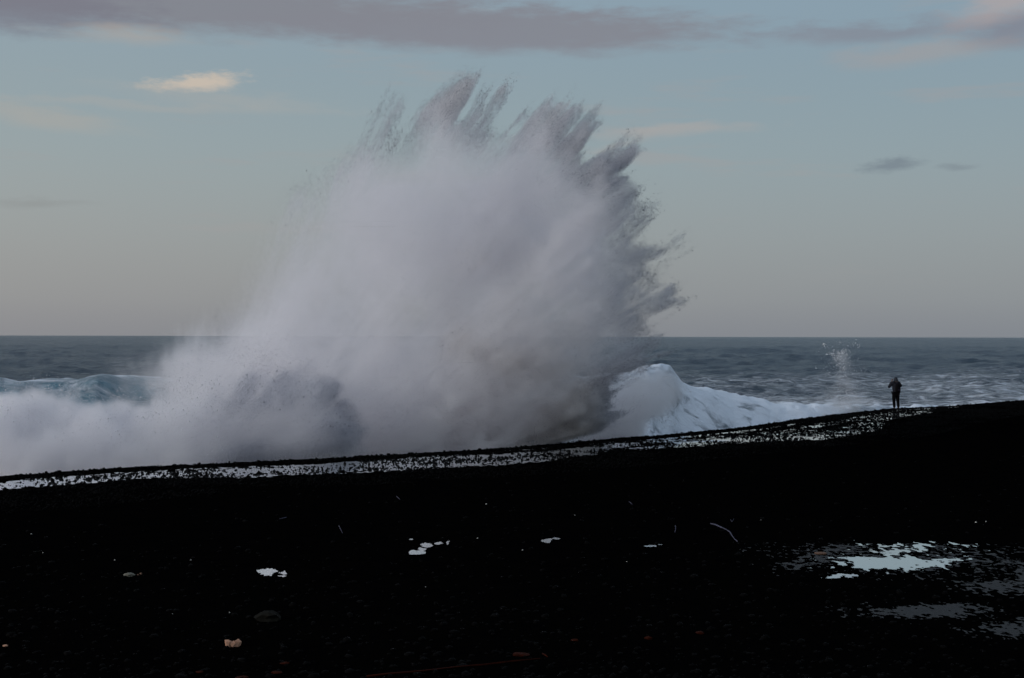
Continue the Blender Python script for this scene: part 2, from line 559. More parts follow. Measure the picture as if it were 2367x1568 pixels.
def droplets(name, pts, size, mat, parent, stretch=None):
    """many small drops, each a tiny irregular tetrahedron"""
    n = len(pts)
    base = np.array([[0, 0, 1], [.94, 0, -.33], [-.47, .82, -.33], [-.47, -.82, -.33]], np.float32)
    q = rng.normal(size=(n, 4)); q /= np.linalg.norm(q, axis=1)[:, None]
    w, x, y, z = q.T
    M = np.stack([1 - 2 * (y * y + z * z), 2 * (x * y - z * w), 2 * (x * z + y * w), 2 * (x * y + z * w), 1 - 2 * (x * x + z * z), 2 * (y * z - x * w),
                  2 * (x * z - y * w), 2 * (y * z + x * w), 1 - 2 * (x * x + y * y)], -1).reshape(n, 3, 3)
    V = np.einsum('nij,kj->nki', M, base) * np.asarray(size)[:, None, None]
    if stretch is not None:
        V = V + stretch[:, None, :] * np.einsum('nki,ni->nk', V, stretch)[..., None] * 1.5
    V = V + np.asarray(pts)[:, None, :]
    f = np.array([[0, 1, 2], [0, 2, 3], [0, 3, 1], [1, 3, 2]])
    faces = (np.arange(n)[:, None, None] * 4 + f[None]).reshape(-1, 3)
    o = mesh_obj(name, V, faces, mat, parent)
    o['kind'] = 'stuff'
    return o


def px_poly(pts, D):
    return np.array([((u - CX) / F * D, CAMZ + (HY - v) / F * D) for u, v in pts])


def grid_axes(lo, hi, step):
    return [np.linspace(lo[i], hi[i], int(round((hi[i] - lo[i]) / step[i])) + 1) for i in range(3)]


def sample(weight, axs, n):
    w = weight.ravel().astype(np.float64); c = np.cumsum(w); c /= c[-1]
    k = np.searchsorted(c, rng.random(n))
    i = np.stack(np.unravel_index(k, weight.shape), -1)
    p = np.stack([axs[d][i[:, d]] for d in range(3)], -1)
    st = np.array([a[1] - a[0] for a in axs])
    return p + (rng.random((n, 3)) - .5) * st



def at_parent(o):
    o.matrix_parent_inverse = Matrix.Translation(-o.parent.location)
    return o


def spots(U, V, lst):
    """sum of soft spots (u, v, ru, rv, tilt in degrees, amount) on the plane of a splash"""
    s = np.zeros_like(U)
    for u, v, ru, rv, a, k in lst:
        c, d = math.cos(R(a)), math.sin(R(a))
        du = U - u; dv = -(V - v)
        p = (du * c + dv * d) / ru; q = (-du * d + dv * c) / rv
        s = s + k * np.exp(-(p * p + q * q))
    return s


# ---- the great splash
DS = 53.5
out_main = px_poly([(270, 900), (300, 790), (380, 730), (490, 700), (560, 655), (598, 590), (655, 500), (732, 418), (782, 382), (830, 335), (862, 300), (890, 262), (915, 240), (908, 268), (895, 310),
                    (935, 300), (960, 268), (985, 245), (1010, 232), (1045, 208), (1078, 186), (1098, 188), (1088, 225), (1062, 262), (1070, 285), (1092, 262),
                    (1120, 240), (1145, 213), (1168, 206), (1160, 228), (1130, 262), (1120, 300), (1170, 298), (1200, 272), (1240, 252), (1285, 240), (1325, 237), (1322, 268), (1300, 300),
                    (1295, 325), (1325, 310), (1345, 288), (1362, 286), (1358, 322), (1335, 360), (1345, 378), (1385, 362), (1412, 372), (1440, 355), (1462, 338), (1476, 345),
                    (1455, 378), (1428, 400), (1450, 412), (1475, 430), (1478, 452), (1492, 478), (1484, 510), (1470, 545), (1500, 560), (1535, 565), (1560, 548), (1580, 542), (1572, 565), (1535, 600),
                    (1500, 612), (1510, 640), (1540, 652), (1558, 655), (1560, 690), (1530, 715), (1490, 730), (1500, 758), (1530, 772), (1522, 800), (1495, 815), (1480, 842), (1430, 862), (1398, 890), (1412, 912),
                    (1405, 940), (1418, 972), (1380, 1000), (1330, 1012), (1250, 1045), (1200, 1230), (800, 1250), (500, 1250), (300, 1200), (280, 950)], DS)
lo = (-16.2, DS - 5.5, -1.6); hi = (7.8, DS + 5.5, 14.6)
axs = grid_axes(lo, hi, (.082, .25, .082))
X2, Z2 = np.meshgrid(axs[0], axs[2], indexing='ij')
sd2 = seg_dist(X2, Z2, out_main)
U2 = CX + X2 / DS * F; V2 = HY - (Z2 - CAMZ) / DS * F
# streaks run away from a source low on the left
sx, sz = (450 - CX) / F * DS, CAMZ + (HY - 1300) / F * DS
rr = np.hypot(X2 - sx, Z2 - sz); th = np.arctan2(Z2 - sz, X2 - sx)
Xg = X2[:, None, :]; Zg = Z2[:, None, :]; Yg = axs[1][None, :, None]; yr = Yg - DS
st1 = fbm(th[:, None, :] * 17, yr * .35, rr[:, None, :] * .16 + 3, 3)
st2 = fbm(th[:, None, :] * 60, yr * .9, rr[:, None, :] * .5, 3)
st3 = fbm(th[:, None, :] * 165, yr * 1.6, rr[:, None, :] * .9, 2)
n3 = fbm(Xg * .45 + 5, yr * .45, Zg * .45, 4)
n4 = fbm(Xg * 1.9, yr * 1.9, Zg * 1.9 + 3, 3)
right = ss(650, 1250, U2 + .55 * (776 - V2) - 150)      # how crisp the outline is: soft mist on the left
top = ss(620, 330, V2)
crisp = np.clip(np.maximum(right, .45 * top), 0, 1)[:, None, :]
amp = (.3 + .35 * crisp)
sd3 = sd2[:, None, :] + amp * ((st1 - .5) * 1.6 + (st2 - .5) * 2.2 + (st3 - .5) * 1.5) + .45 * (n4 - .5) + .14 * crisp + (1 - crisp) * 2.2 * (n3 - .5)
T = .35 + 1.6 * (1 - crisp) + 4.6 * np.sqrt(np.clip(sd2 + .05, 0, 6) / 6)[:, None, :]
yy = np.abs(yr + (n3 - .5) * 2.5) / T
soft = .3 + 2.1 * (1 - crisp) ** 1.5
body = ss(0, 1, sd3 / soft) * (1 - ss(.6, 1.0, yy + (n4 - .5) * .9 + (n3 - .5) * .9 + (st2 - .5) * .6))
rho = .13 + .22 * ss(430, 900, U2) + .55 * ss(950, 1400, U2) + .2 * ss(760, 950, V2) * ss(600, 850, U2)
rho = rho + .28 * top * ss(1.6, .1, sd2) + .3 * ss(930, 1010, V2) * ss(1350, 1150, U2) + .26 * ss(620, 760, V2) * ss(330, 520, U2) * ss(820, 600, U2)
rho = rho[:, None, :] * (.1 + 1.8 * ss(.28, .72, n3)) * (.4 + 1.2 * st1) * (1 - .9 * (1 - ss(.40, .60, .5 * st2 + .5 * st3)) * ss(2.6, .3, sd2)[:, None, :])
dens_main = (body * rho).astype(np.float32)
dens_main[dens_main < .01] = 0
splash = empty('wave_splash', (0, DS, 0))
tag(splash, 'towering burst of grey white sea spray exploding above the black beach', 'wave splash', 'bursts of wave spray')
at_parent(tag(volume_object('mist', dens_main, lo, hi, m_mist, splash), kind='stuff'))
# spray full of black sand, and shade painted along the right edge
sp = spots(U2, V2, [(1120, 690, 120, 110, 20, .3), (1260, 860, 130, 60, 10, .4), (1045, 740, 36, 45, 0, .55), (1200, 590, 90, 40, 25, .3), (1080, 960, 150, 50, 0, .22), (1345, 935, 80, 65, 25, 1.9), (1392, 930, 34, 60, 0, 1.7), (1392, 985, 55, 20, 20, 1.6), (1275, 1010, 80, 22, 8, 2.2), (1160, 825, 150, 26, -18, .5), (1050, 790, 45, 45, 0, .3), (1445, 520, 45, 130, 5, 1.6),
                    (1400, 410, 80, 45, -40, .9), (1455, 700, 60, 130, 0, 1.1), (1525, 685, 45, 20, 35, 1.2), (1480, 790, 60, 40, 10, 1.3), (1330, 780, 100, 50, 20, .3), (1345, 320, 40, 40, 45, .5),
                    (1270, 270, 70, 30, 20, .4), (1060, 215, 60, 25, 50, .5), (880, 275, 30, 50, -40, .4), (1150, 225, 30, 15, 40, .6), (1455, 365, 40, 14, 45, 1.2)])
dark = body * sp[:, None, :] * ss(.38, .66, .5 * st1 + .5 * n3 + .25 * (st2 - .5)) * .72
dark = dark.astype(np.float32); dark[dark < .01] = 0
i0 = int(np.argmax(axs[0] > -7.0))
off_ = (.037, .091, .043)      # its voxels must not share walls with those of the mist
at_parent(tag(volume_object('sandy_shade_mist', dark[i0:], tuple(a + b for a, b in zip((float(axs[0][i0]), lo[1], lo[2]), off_)), tuple(a + b for a, b in zip(hi, off_)), m_sand_shade, splash), kind='stuff'))
# drops thrown out along the streaks at the crisp edge
edge = ss(-.15, .25, sd3) * ss(1.6, .1, sd3) * (1 - ss(.6, 1.1, yy)) * (crisp ** 2.0) * (.04 + ss(.42, .62, .55 * st2 + .45 * st3)) * (.3 + st1)
N = 110000
p = sample(edge, axs, N)
dirv = p - np.array([sx, DS, sz]); dirv[:, 1] *= .25; dirv /= np.linalg.norm(dirv, axis=1)[:, None]
p = p + dirv * (rng.exponential(.11, N) - .08)[:, None]
size = np.clip(rng.lognormal(math.log(.0058), .45, N), .003, .022)
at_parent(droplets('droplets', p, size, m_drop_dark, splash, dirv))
grain = ss(.02, .3, dens_main) * ss(.5, .8, yy) * ss(1.15, .9, yy) * (yr < .5) * (.15 + ss(.45, .65, st2)) * (.2 + n4)
N = 45000
p = sample(grain, axs, N)
at_parent(droplets('droplets', p, np.clip(rng.lognormal(math.log(.0065), .5, N), .003, .03), m_drop, splash))
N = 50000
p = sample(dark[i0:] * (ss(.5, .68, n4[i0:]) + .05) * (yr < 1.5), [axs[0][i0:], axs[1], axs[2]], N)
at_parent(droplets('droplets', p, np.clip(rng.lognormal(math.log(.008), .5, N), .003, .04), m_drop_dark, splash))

# ---- the smaller burst in front of it, its right lip dark with sand
DM = 47.5
out_mid = px_poly([(400, 860), (440, 800), (488, 772), (496, 726), (518, 710), (546, 728), (562, 785), (640, 820), (720, 835), (760, 870), (790, 920), (830, 960), (848, 1000), (838, 1045), (800, 1200), (500, 1200), (390, 1200), (370, 980)], DM)
lo2 = (-12.2, DM - 3.4, -1.6); hi2 = (-4.2, DM + 3.4, 5.0)
ax2 = grid_axes(lo2, hi2, (.08, .2, .08))
Xa, Za = np.meshgrid(ax2[0], ax2[2], indexing='ij')
sdm = seg_dist(Xa, Za, out_mid); Ua = CX + Xa / DM * F; Va = HY - (Za - CAMZ) / DM * F
X_, Z_, y_ = Xa[:, None, :], Za[:, None, :], ax2[1][None, :, None] - DM
m3 = fbm(X_ * .7 + 9, y_ * .7, Z_ * .7, 4); m4 = fbm(X_ * 2.6, y_ * 2.6, Z_ * 2.6, 3)
tha = np.arctan2(Za - (-2.5), Xa + 11.5)[:, None, :]; ra = np.hypot(Za + 2.5, Xa + 11.5)[:, None, :]
ms = fbm(tha * 16, y_ * .6, ra * .4, 3)
sdm3 = sdm[:, None, :] + 1.0 * (m3 - .5) + 1.0 * (m4 - .5) + 1.0 * (ms - .5)
yy = np.abs(y_ + (m3 - .5) * 1.5) / (.7 + 2.3 * np.sqrt(np.clip(sdm + .2, 0, 2.5) / 2.5))[:, None, :]
softm = (.35 + 1.3 * ss(800, 600, Ua) + .8 * ss(900, 780, Va))[:, None, :]
bodym = ss(0, 1, sdm3 / softm) * (1 - ss(.5, 1.05, yy + (m4 - .5) * .5))
dm = (bodym * (.25 + .5 * ss(560, 780, Ua) + .3 * ss(850, 1000, Va))[:, None, :] * (.3 + 1.4 * m3)).astype(np.float32)
dm[dm < .01] = 0
mid = empty('wave_splash', (-8, DM, 0))
tag(mid, 'low rolling burst of spray with a dark sandy lip, beside the towering burst', 'wave splash', 'bursts of wave spray')
at_parent(tag(volume_object('mist', dm, lo2, hi2, m_mist, mid), kind='stuff'))
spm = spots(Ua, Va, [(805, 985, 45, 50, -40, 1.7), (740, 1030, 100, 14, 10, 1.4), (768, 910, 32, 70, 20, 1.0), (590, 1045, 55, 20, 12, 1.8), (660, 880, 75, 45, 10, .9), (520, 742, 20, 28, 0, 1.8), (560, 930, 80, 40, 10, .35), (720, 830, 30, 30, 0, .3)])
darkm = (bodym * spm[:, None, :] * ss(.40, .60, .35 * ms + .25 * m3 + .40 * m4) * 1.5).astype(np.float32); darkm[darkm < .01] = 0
at_parent(tag(volume_object('sandy_shade_mist', darkm, tuple(a + b for a, b in zip(lo2, off_)), tuple(a + b for a, b in zip(hi2, off_)), m_sand_shade, mid), kind='stuff'))
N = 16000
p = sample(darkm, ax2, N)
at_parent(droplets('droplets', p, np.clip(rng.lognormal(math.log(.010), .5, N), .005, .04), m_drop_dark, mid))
N = 8000
p = sample(ss(-.2, .1, sdm3) * ss(.9, .1, sdm3) * (1 - ss(.7, 1.2, yy)), ax2, N)
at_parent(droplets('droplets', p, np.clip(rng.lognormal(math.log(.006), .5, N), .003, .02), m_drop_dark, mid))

# ---- the white surge of broken water on the left
DL = 46.0
out_l = px_poly([(-420, 960), (-200, 930), (0, 912), (60, 905), (130, 938), (200, 925), (255, 915), (320, 945), (400, 900), (470, 900), (560, 960), (600, 1060), (560, 1250), (0, 1280), (-420, 1290)], DL)
lo3 = (-22.5, DL - 5.0, -2.4); hi3 = (-7.5, DL + 5.0, 2.6)
ax3 = grid_axes(lo3, hi3, (.085, .2, .085))
Xa, Za = np.meshgrid(ax3[0], ax3[2], indexing='ij')
sdl = seg_dist(Xa, Za, out_l); Ua = CX + Xa / DL * F
X_, Z_, y_ = Xa[:, None, :], Za[:, None, :], ax3[1][None, :, None] - DL
m3 = fbm(X_ * .6 + 2, y_ * .6, Z_ * .5, 4); m4 = fbm(X_ * 2.4, y_ * 2.4, Z_ * 1.6 + 4, 3)
sdl3 = sdl[:, None, :] + 1.5 * (m3 - .5) + 1.1 * (m4 - .5) + .5 * (y_ / 5.0)
yy = np.abs(y_ + (m3 - .5) * 1.5) / (1.5 + 3.0 * np.sqrt(np.clip(sdl, 0, 3) / 3))[:, None, :]
bodyl = ss(0, 1, sdl3 / (.55 + 1.2 * ss(300, 520, Ua))[:, None, :]) * (1 - ss(.6, 1.05, yy + (m4 - .5) * .6))
dl = (bodyl * (1.6 - 1.0 * ss(250, 520, Ua))[:, None, :] * (.2 + 1.6 * m3) * (.4 + 1.2 * m4)).astype(np.float32); dl[dl < .012] = 0
surge = empty('whitewater_surge', (-15, DL, -2))
tag(surge, 'churning white surge of broken water below the turquoise wave face', 'whitewater')
at_parent(tag(volume_object('mist', dl, lo3, hi3, m_mist, surge), kind='stuff'))
N = 26000
p = sample(ss(-.3, .1, sdl3) * ss(1.2, .1, sdl3) * (1 - ss(.7, 1.2, yy)) * (.2 + m4), ax3, N)
at_parent(droplets('droplets', p, np.clip(rng.lognormal(math.log(.010), .5, N), .004, .04), m_drop, surge))

# ---- foam spitting up behind the dark base on the right
DR = 57.0
out_r = px_poly([(1330, 900), (1400, 864), (1470, 848), (1530, 842), (1566, 866), (1590, 900), (1560, 950), (1510, 990), (1480, 1140), (1300, 1140)], DR)
lo4 = (2.2, DR - 2.4, -1.6); hi4 = (7.8, DR + 2.4, 2.8)
ax4 = grid_axes(lo4, hi4, (.08, .16, .08))
Xa, Za = np.meshgrid(ax4[0], ax4[2], indexing='ij')
sdr = seg_dist(Xa, Za, out_r)
X_, Z_, y_ = Xa[:, None, :], Za[:, None, :], ax4[1][None, :, None] - DR
m3 = fbm(X_ * .9 + 2, y_ * .9, Z_ * .9, 4); m4 = fbm(X_ * 2.8, y_ * 2.8, Z_ * 2.8 + 4, 3)
sdr3 = sdr[:, None, :] + 1.2 * (m3 - .5) + .8 * (m4 - .5)
yy = np.abs(y_) / (.6 + 1.7 * np.sqrt(np.clip(sdr, 0, 1.5) / 1.5))[:, None, :]
dr = (ss(0, .7, sdr3) * (1 - ss(.5, 1.05, yy + (m4 - .5) * .5)) * (1.2 - .6 * ss(1460, 1540, CX + Xa / DR * F))[:, None, :] * (.2 + 1.6 * m3)).astype(np.float32); dr[dr < .012] = 0
puff = empty('wave_splash', (4, DR, 0))
tag(puff, 'small pale puff of spray on the foamy wave shoulder behind the dark splash base', 'wave splash', 'bursts of wave spray')
at_parent(tag(volume_object('mist', dr, lo4, hi4, m_mist, puff), kind='stuff'))
N = 5000
p = sample(ss(-.3, .1, sdr3) * ss(.8, .1, sdr3) * (1 - ss(.7, 1.2, yy)), ax4, N)
at_parent(droplets('droplets', p, np.clip(rng.lognormal(math.log(.010), .5, N), .004, .03), m_drop, puff))

# ---- thin column of drops left of the person
DC = 74.0
col = empty('wave_splash', ((1945 - CX) / F * DC, DC, -.6))
tag(col, 'thin upright fountain of white drops rising near the standing person', 'wave splash', 'bursts of wave spray')
pts = []; szs = []
for u, v, su, sv, n, s0 in [(1945, 818, 11, 11, 120, .026), (1953, 834, 20, 20, 110, .016), (1908, 798, 5, 4, 22, .022), (1976, 796, 8, 5, 26, .02), (1912, 815, 9, 4, 26, .02), (1928, 822, 5, 5, 20, .02),
                            (1960, 845, 30, 12, 150, .015), (1945, 865, 14, 24, 320, .011), (1950, 905, 20, 26, 700, .010), (1950, 930, 40, 18, 1300, .009), (1965, 912, 14, 10, 260, .015), (1990, 815, 20, 10, 40, .012), (1920, 840, 25, 16, 50, .012)]:
    q = rng.normal(size=(n, 2)) * (su, sv) + (u, v)
    dd = DC + rng.normal(size=n) * .5
    pts.append(np.stack([(q[:, 0] - CX) / F * dd, dd, CAMZ + (HY - q[:, 1]) / F * dd], -1)); szs.append(np.clip(rng.lognormal(math.log(s0), .5, n), .006, .09))
at_parent(droplets('droplets', np.concatenate(pts), np.concatenate(szs), m_drop, col))
lo5 = ((1945 - CX) / F * DC - 1.6, DC - .9, -1.6); hi5 = (lo5[0] + 3.4, DC + .9, 3.6)
ax5 = grid_axes(lo5, hi5, (.08, .12, .08))
Xa, Za = np.meshgrid(ax5[0], ax5[2], indexing='ij')
Ua = CX + Xa / DC * F; Va = HY - (Za - CAMZ) / DC * F
fc = spots(Ua, Va, [(1946, 822, 14, 14, 0, .4), (1950, 860, 16, 50, 0, .24), (1952, 910, 30, 40, 0, .35), (1950, 945, 55, 22, 0, .5)])[:, None, :]
y_ = ax5[1][None, :, None] - DC
fc = fc * np.exp(-(y_ / .5) ** 2) * ss(.36, .66, fbm(Xa[:, None, :] * 2.2, y_ * 2.2, Za[:, None, :] * 2.2, 4)) * 1.6
fc = fc.astype(np.float32); fc[fc < .01] = 0
at_parent(tag(volume_object('mist', fc, lo5, hi5, m_mist, col), kind='stuff'))

# ------------------------------------------------------------------ wet band behind the crest of the beach
seg = crest[1:] - crest[:-1]
arc = np.concatenate([[0], np.cumsum(np.hypot(seg[:, 0], seg[:, 1]))])
tan_at = lambda t: np.stack([np.interp(t, (arc[:-1] + arc[1:]) / 2, seg[:, k] / np.hypot(seg[:, 0], seg[:, 1])) for k in (0, 1)], -1)
pos_at = lambda t: np.stack([np.interp(t, arc, crest[:, k]) for k in (0, 1)], -1)


def mask_sheet(name, X, Y, keep, mat, lift, parent=None):
    n, m = X.shape
    i = np.arange(n - 1)[:, None] * m + np.arange(m - 1)[None, :]
    f = np.stack([i, i + 1, i + m + 1, i + m], -1)
    k = keep[:-1, :-1] & keep[1:, 1:] & keep[1:, :-1] & keep[:-1, 1:]
    f = f[k]
    used, inv = np.unique(f, return_inverse=True)
    V = np.stack([X.ravel()[used], Y.ravel()[used], gz(X.ravel()[used], Y.ravel()[used]) + lift], -1)
    a, b_, c = V[inv.reshape(f.shape)[0, :3]]
    fi = inv.reshape(f.shape)
    if np.cross(b_ - a, c - a)[2] < 0: fi = fi[:, ::-1]
    return mesh_obj(name, V, fi, mat, parent, smooth=True)


t0 = arc[3]; t1 = arc[-5]
tt = np.arange(t0, t1, .045); sv = np.arange(.2, 9.0, .06)
T_, S_ = np.meshgrid(tt, sv, indexing='ij')
P0 = pos_at(T_); TN = tan_at(T_)
XW = P0[..., 0] + TN[..., 1] * S_; YW = P0[..., 1] - TN[..., 0] * S_
UW = CX + F * XW / YW
inner = .5 + .5 * vnoise(T_ * .3, 0, 5.5)
outer = np.interp(UW, [-300, 0, 300, 944, 1183, 1280, 1300, 1400, 1420, 1720, 1900, 2050, 2180, 2240], [4.0, 3.0, 3.4, 5.0, 5.2, 4.4, 3.6, 3.6, 3.2, 5.2, 5.4, 4.0, 2.0, .3])
outer = outer + 1.6 * (vnoise(T_ * .25, 2, 1) - .5)
rel = ss(inner - .2, inner + .8, S_) * ss(outer + .3, outer - .5, S_)
nz1 = fbm(XW * .9, YW * .9, .7, 3); nz2 = fbm(XW * 9.0, YW * 4.5, 3.7, 3)
streak = fbm(S_ * 1.5 + T_ * .06, T_ * .12, 8.8, 3)
keep = (rel * (.30 + .30 * ss(.35, .7, S_ / outer)) + .75 * (nz1 - .5) + 1.8 * (nz2 - .5) + 2.0 * (streak - .5)) * (rel > .02) > .27 + .10 * ss(1650, 2000, UW)
film = tag(mask_sheet('water_film', XW, YW, keep, m_film, .014), kind='structure')

# pebbles along the crest
def rocks(name, pos, size, mat, flat=.6, seed=3, small=False):
    r = np.random.default_rng(seed)
    t = (1 + 5 ** .5) / 2
    iv = np.array([(-1, t, 0), (1, t, 0), (-1, -t, 0), (1, -t, 0), (0, -1, t), (0, 1, t), (0, -1, -t), (0, 1, -t), (t, 0, -1), (t, 0, 1), (-t, 0, -1), (-t, 0, 1)]) / 1.9
    fi = np.array([(0, 11, 5), (0, 5, 1), (0, 1, 7), (0, 7, 10), (0, 10, 11), (1, 5, 9), (5, 11, 4), (11, 10, 2), (10, 7, 6), (7, 1, 8), (3, 9, 4), (3, 4, 2), (3, 2, 6), (3, 6, 8), (3, 8, 9), (4, 9, 5), (2, 4, 11), (6, 2, 10), (8, 6, 7), (9, 8, 1)])
    if small:      # six-cornered chips for the smallest
        iv = np.array([(1, 0, 0), (-1, 0, 0), (0, 1, 0), (0, -1, 0), (0, 0, 1), (0, 0, -1)], float)
        fi = np.array([(0, 2, 4), (2, 1, 4), (1, 3, 4), (3, 0, 4), (2, 0, 5), (1, 2, 5), (3, 1, 5), (0, 3, 5)])
    n = len(pos); nv = len(iv)
    sc = r.uniform(.7, 1.3, (n, 1, 3)); sc[..., 2] *= flat
    V = iv[None] * r.uniform(.75, 1.2, (n, nv, 1)) * sc
    a = r.uniform(0, 6.28, n); c, s_ = np.cos(a)[:, None], np.sin(a)[:, None]
    V = np.stack([V[..., 0] * c - V[..., 1] * s_, V[..., 0] * s_ + V[..., 1] * c, V[..., 2]], -1) * np.asarray(size)[:, None, None] + np.asarray(pos)[:, None, :]
    return mesh_obj(name, V, (np.arange(n)[:, None, None] * nv + fi[None]).reshape(-1, 3), mat)


N = 9000
tq = rng.uniform(arc[3], arc[-5], N); sq = rng.normal(0, .5, N) + np.where(rng.random(N) < .55, rng.uniform(0, 6, N), 0)
P0 = pos_at(tq); TN = tan_at(tq)
xq = P0[:, 0] + TN[:, 1] * sq; yq = P0[:, 1] - TN[:, 0] * sq
sz_ = np.clip(rng.lognormal(math.log(.026), .42, N), .012, .075)
o = rocks('pebbles', np.stack([xq, yq, gz(xq, yq) + sz_ * .3], -1), sz_, m_stone)
tag(o, 'dark lava pebbles strewn along the wet edge of the beach', 'pebbles', kind='stuff')
N = 80000
tq = rng.uniform(arc[3], arc[-5], N); sq = rng.uniform(.1, 7.5, N)
P0 = pos_at(tq); TN = tan_at(tq)
xq = P0[:, 0] + TN[:, 1] * sq; yq = P0[:, 1] - TN[:, 0] * sq
ok = (fbm(xq * .8, yq * .8, 5.5, 3) + .25 * (rng.random(N) - .5)) > .48
xq, yq = xq[ok], yq[ok]
sz_ = np.clip(rng.lognormal(math.log(.023), .42, len(xq)), .012, .065)
o = rocks('small_pebbles', np.stack([xq, yq, gz(xq, yq) + sz_ * .5], -1), sz_, m_stone, flat=.9, seed=8, small=True)
tag(o, 'small black pebbles standing in the thin sheet of wash water', 'pebbles', kind='stuff')
N = 4000
aq = np.radians(rng.uniform(-24, 24, N)); dq = 14 / np.sqrt(rng.uniform((14 / 48.) ** 2, 1, N))
xq = dq * np.sin(aq); yq = dq * np.cos(aq); ok = inland(xq, yq) > 1
xq, yq = xq[ok], yq[ok]; sz_ = np.clip(rng.lognormal(math.log(.024), .45, len(xq)), .012, .06)
o = rocks('gravel', np.stack([xq, yq, gz(xq, yq) + sz_ * .15], -1), sz_, m_stone, seed=5)
tag(o, 'black gravel scattered over the dark sand', 'gravel', kind='stuff')


# ------------------------------------------------------------------ puddles and wet patches
def hit(u, v):
    """where the ray through a pixel meets the beach"""
    dx, dz = (u - CX) / F, (HY - v) / F
    z = 0.0
    for _ in range(30):
        D = (CAMZ - z) / -dz
        z = float(gz(np.array([dx * D]), np.array([D]))[0])
    return dx * D, D, z


def puddle(name, lst, mat, seed, nz=.9, fx=3.0, fy=1.4, lift=.022, cell=None, thr=.5):
    us = [l[0] - 1.5 * l[2] for l in lst] + [l[0] + 1.5 * l[2] for l in lst]
    vs = [l[1] - 1.7 * l[3] for l in lst] + [l[1] + 1.7 * l[3] for l in lst]
    D0 = hit(CX, max(vs))[1]; D1 = hit(CX, min(vs))[1]
    cu = cell or .014
    x0 = min((min(us) - CX) / F * D0, (min(us) - CX) / F * D1); x1 = max((max(us) - CX) / F * D0, (max(us) - CX) / F * D1)
    X, Y = np.meshgrid(np.arange(x0, x1, cu), np.arange(D0, D1, cu * 2), indexing='ij')
    Dm = .5 * (D0 + D1)
    zm = gz(X, Y)
    U = CX + F * X / Y; V = HY + F * (CAMZ - zm) / Y
    f = np.zeros_like(X)
    for l in lst:
        u, v, ru, rv = l[:4]; k = l[4] if len(l) > 4 else 1.0
        f = np.maximum(f, k * np.exp(-.7 * (((U - u) / ru) ** 2 + ((V - v) / rv) ** 2)))
    f = f + nz * (fbm(X * fx + seed, Y * fy, seed * 1.7, 4, .6) - .5)
    return tag(mask_sheet(name, X, Y, f > thr, mat, lift), kind='structure')


puddle('puddle', [(2065, 1300, 118, 15, 1.2), (2000, 1293, 60, 8, .9), (2130, 1303, 60, 8, .9), (2070, 1274, 60, 8, .75), (2125, 1262, 45, 5, .8), (1950, 1331, 34, 6, .8), (2180, 1297, 40, 7, .6), (2050, 1262, 90, 8, .5), (2180, 1262, 100, 14, .4)], m_film, 3.0, nz=1.6, fx=8, fy=4)
puddle('puddle', [(622, 1325, 17, 8, 1.1), (656, 1328, 10, 4, .8), (655, 1335, 11, 3, .8), (600, 1324, 8, 4, .55)], m_film, 5.0, nz=1.4, fx=14, fy=3.5, cell=.008)
puddle('puddle', [(960, 1280, 18, 4.5, 1.1), (978, 1272, 8, 3.5, .8), (991, 1262, 14, 6, .8), (1015, 1257, 10, 5, .7), (1034, 1257, 6, 5, .65), (953, 1248, 8, 2.5, .7)], m_film, 7.0, nz=1.4, fx=14, fy=3.5, cell=.008)
puddle('puddle', [(1268, 1251, 13, 5, 1.0), (1287, 1246, 10, 2.5, .8)], m_film, 9.0, nz=1.2, fx=14, fy=3, cell=.008)
puddle('puddle', [(1502, 1263, 16, 2.5, .9), (1525, 1259, 10, 1.6, .7)], m_film, 11.0, nz=1.2, fx=14, fy=3, cell=.008)
puddle('puddle', [(2232, 935.6, 66, 1.6, 1.1), (2180, 936.6, 40, 1.2, .8)], m_film, 21.0, nz=.5, fx=3, fy=1.5, cell=.04, lift=.03)
puddle('wet_sand', [(1960, 1270, 80, 14, .8), (1900, 1290, 60, 16, .7), (1850, 1305, 50, 10, .6), (2120, 1290, 170, 26, .72)], m_wet, 13.0, nz=3.2, fx=14, fy=8, lift=.012)
puddle('wet_sand', [(2120, 1414, 130, 14, 1.0), (2200, 1402, 90, 9, .9)], m_wet, 15.0, nz=2.4, fx=14, fy=9, lift=.014)
puddle('wet_sand', [(2330, 1352, 90, 16, 1.0), (2400, 1325, 60, 12, .9), (2350, 1300, 60, 10, .7)], m_wet, 17.0, nz=2.6, fx=14, fy=9, lift=.014)
puddle('wet_sand', [(2350, 1452, 70, 18, 1.0), (2400, 1440, 60, 16, .9)], m_wet, 19.0, nz=2.6, fx=14, fy=9, lift=.014)


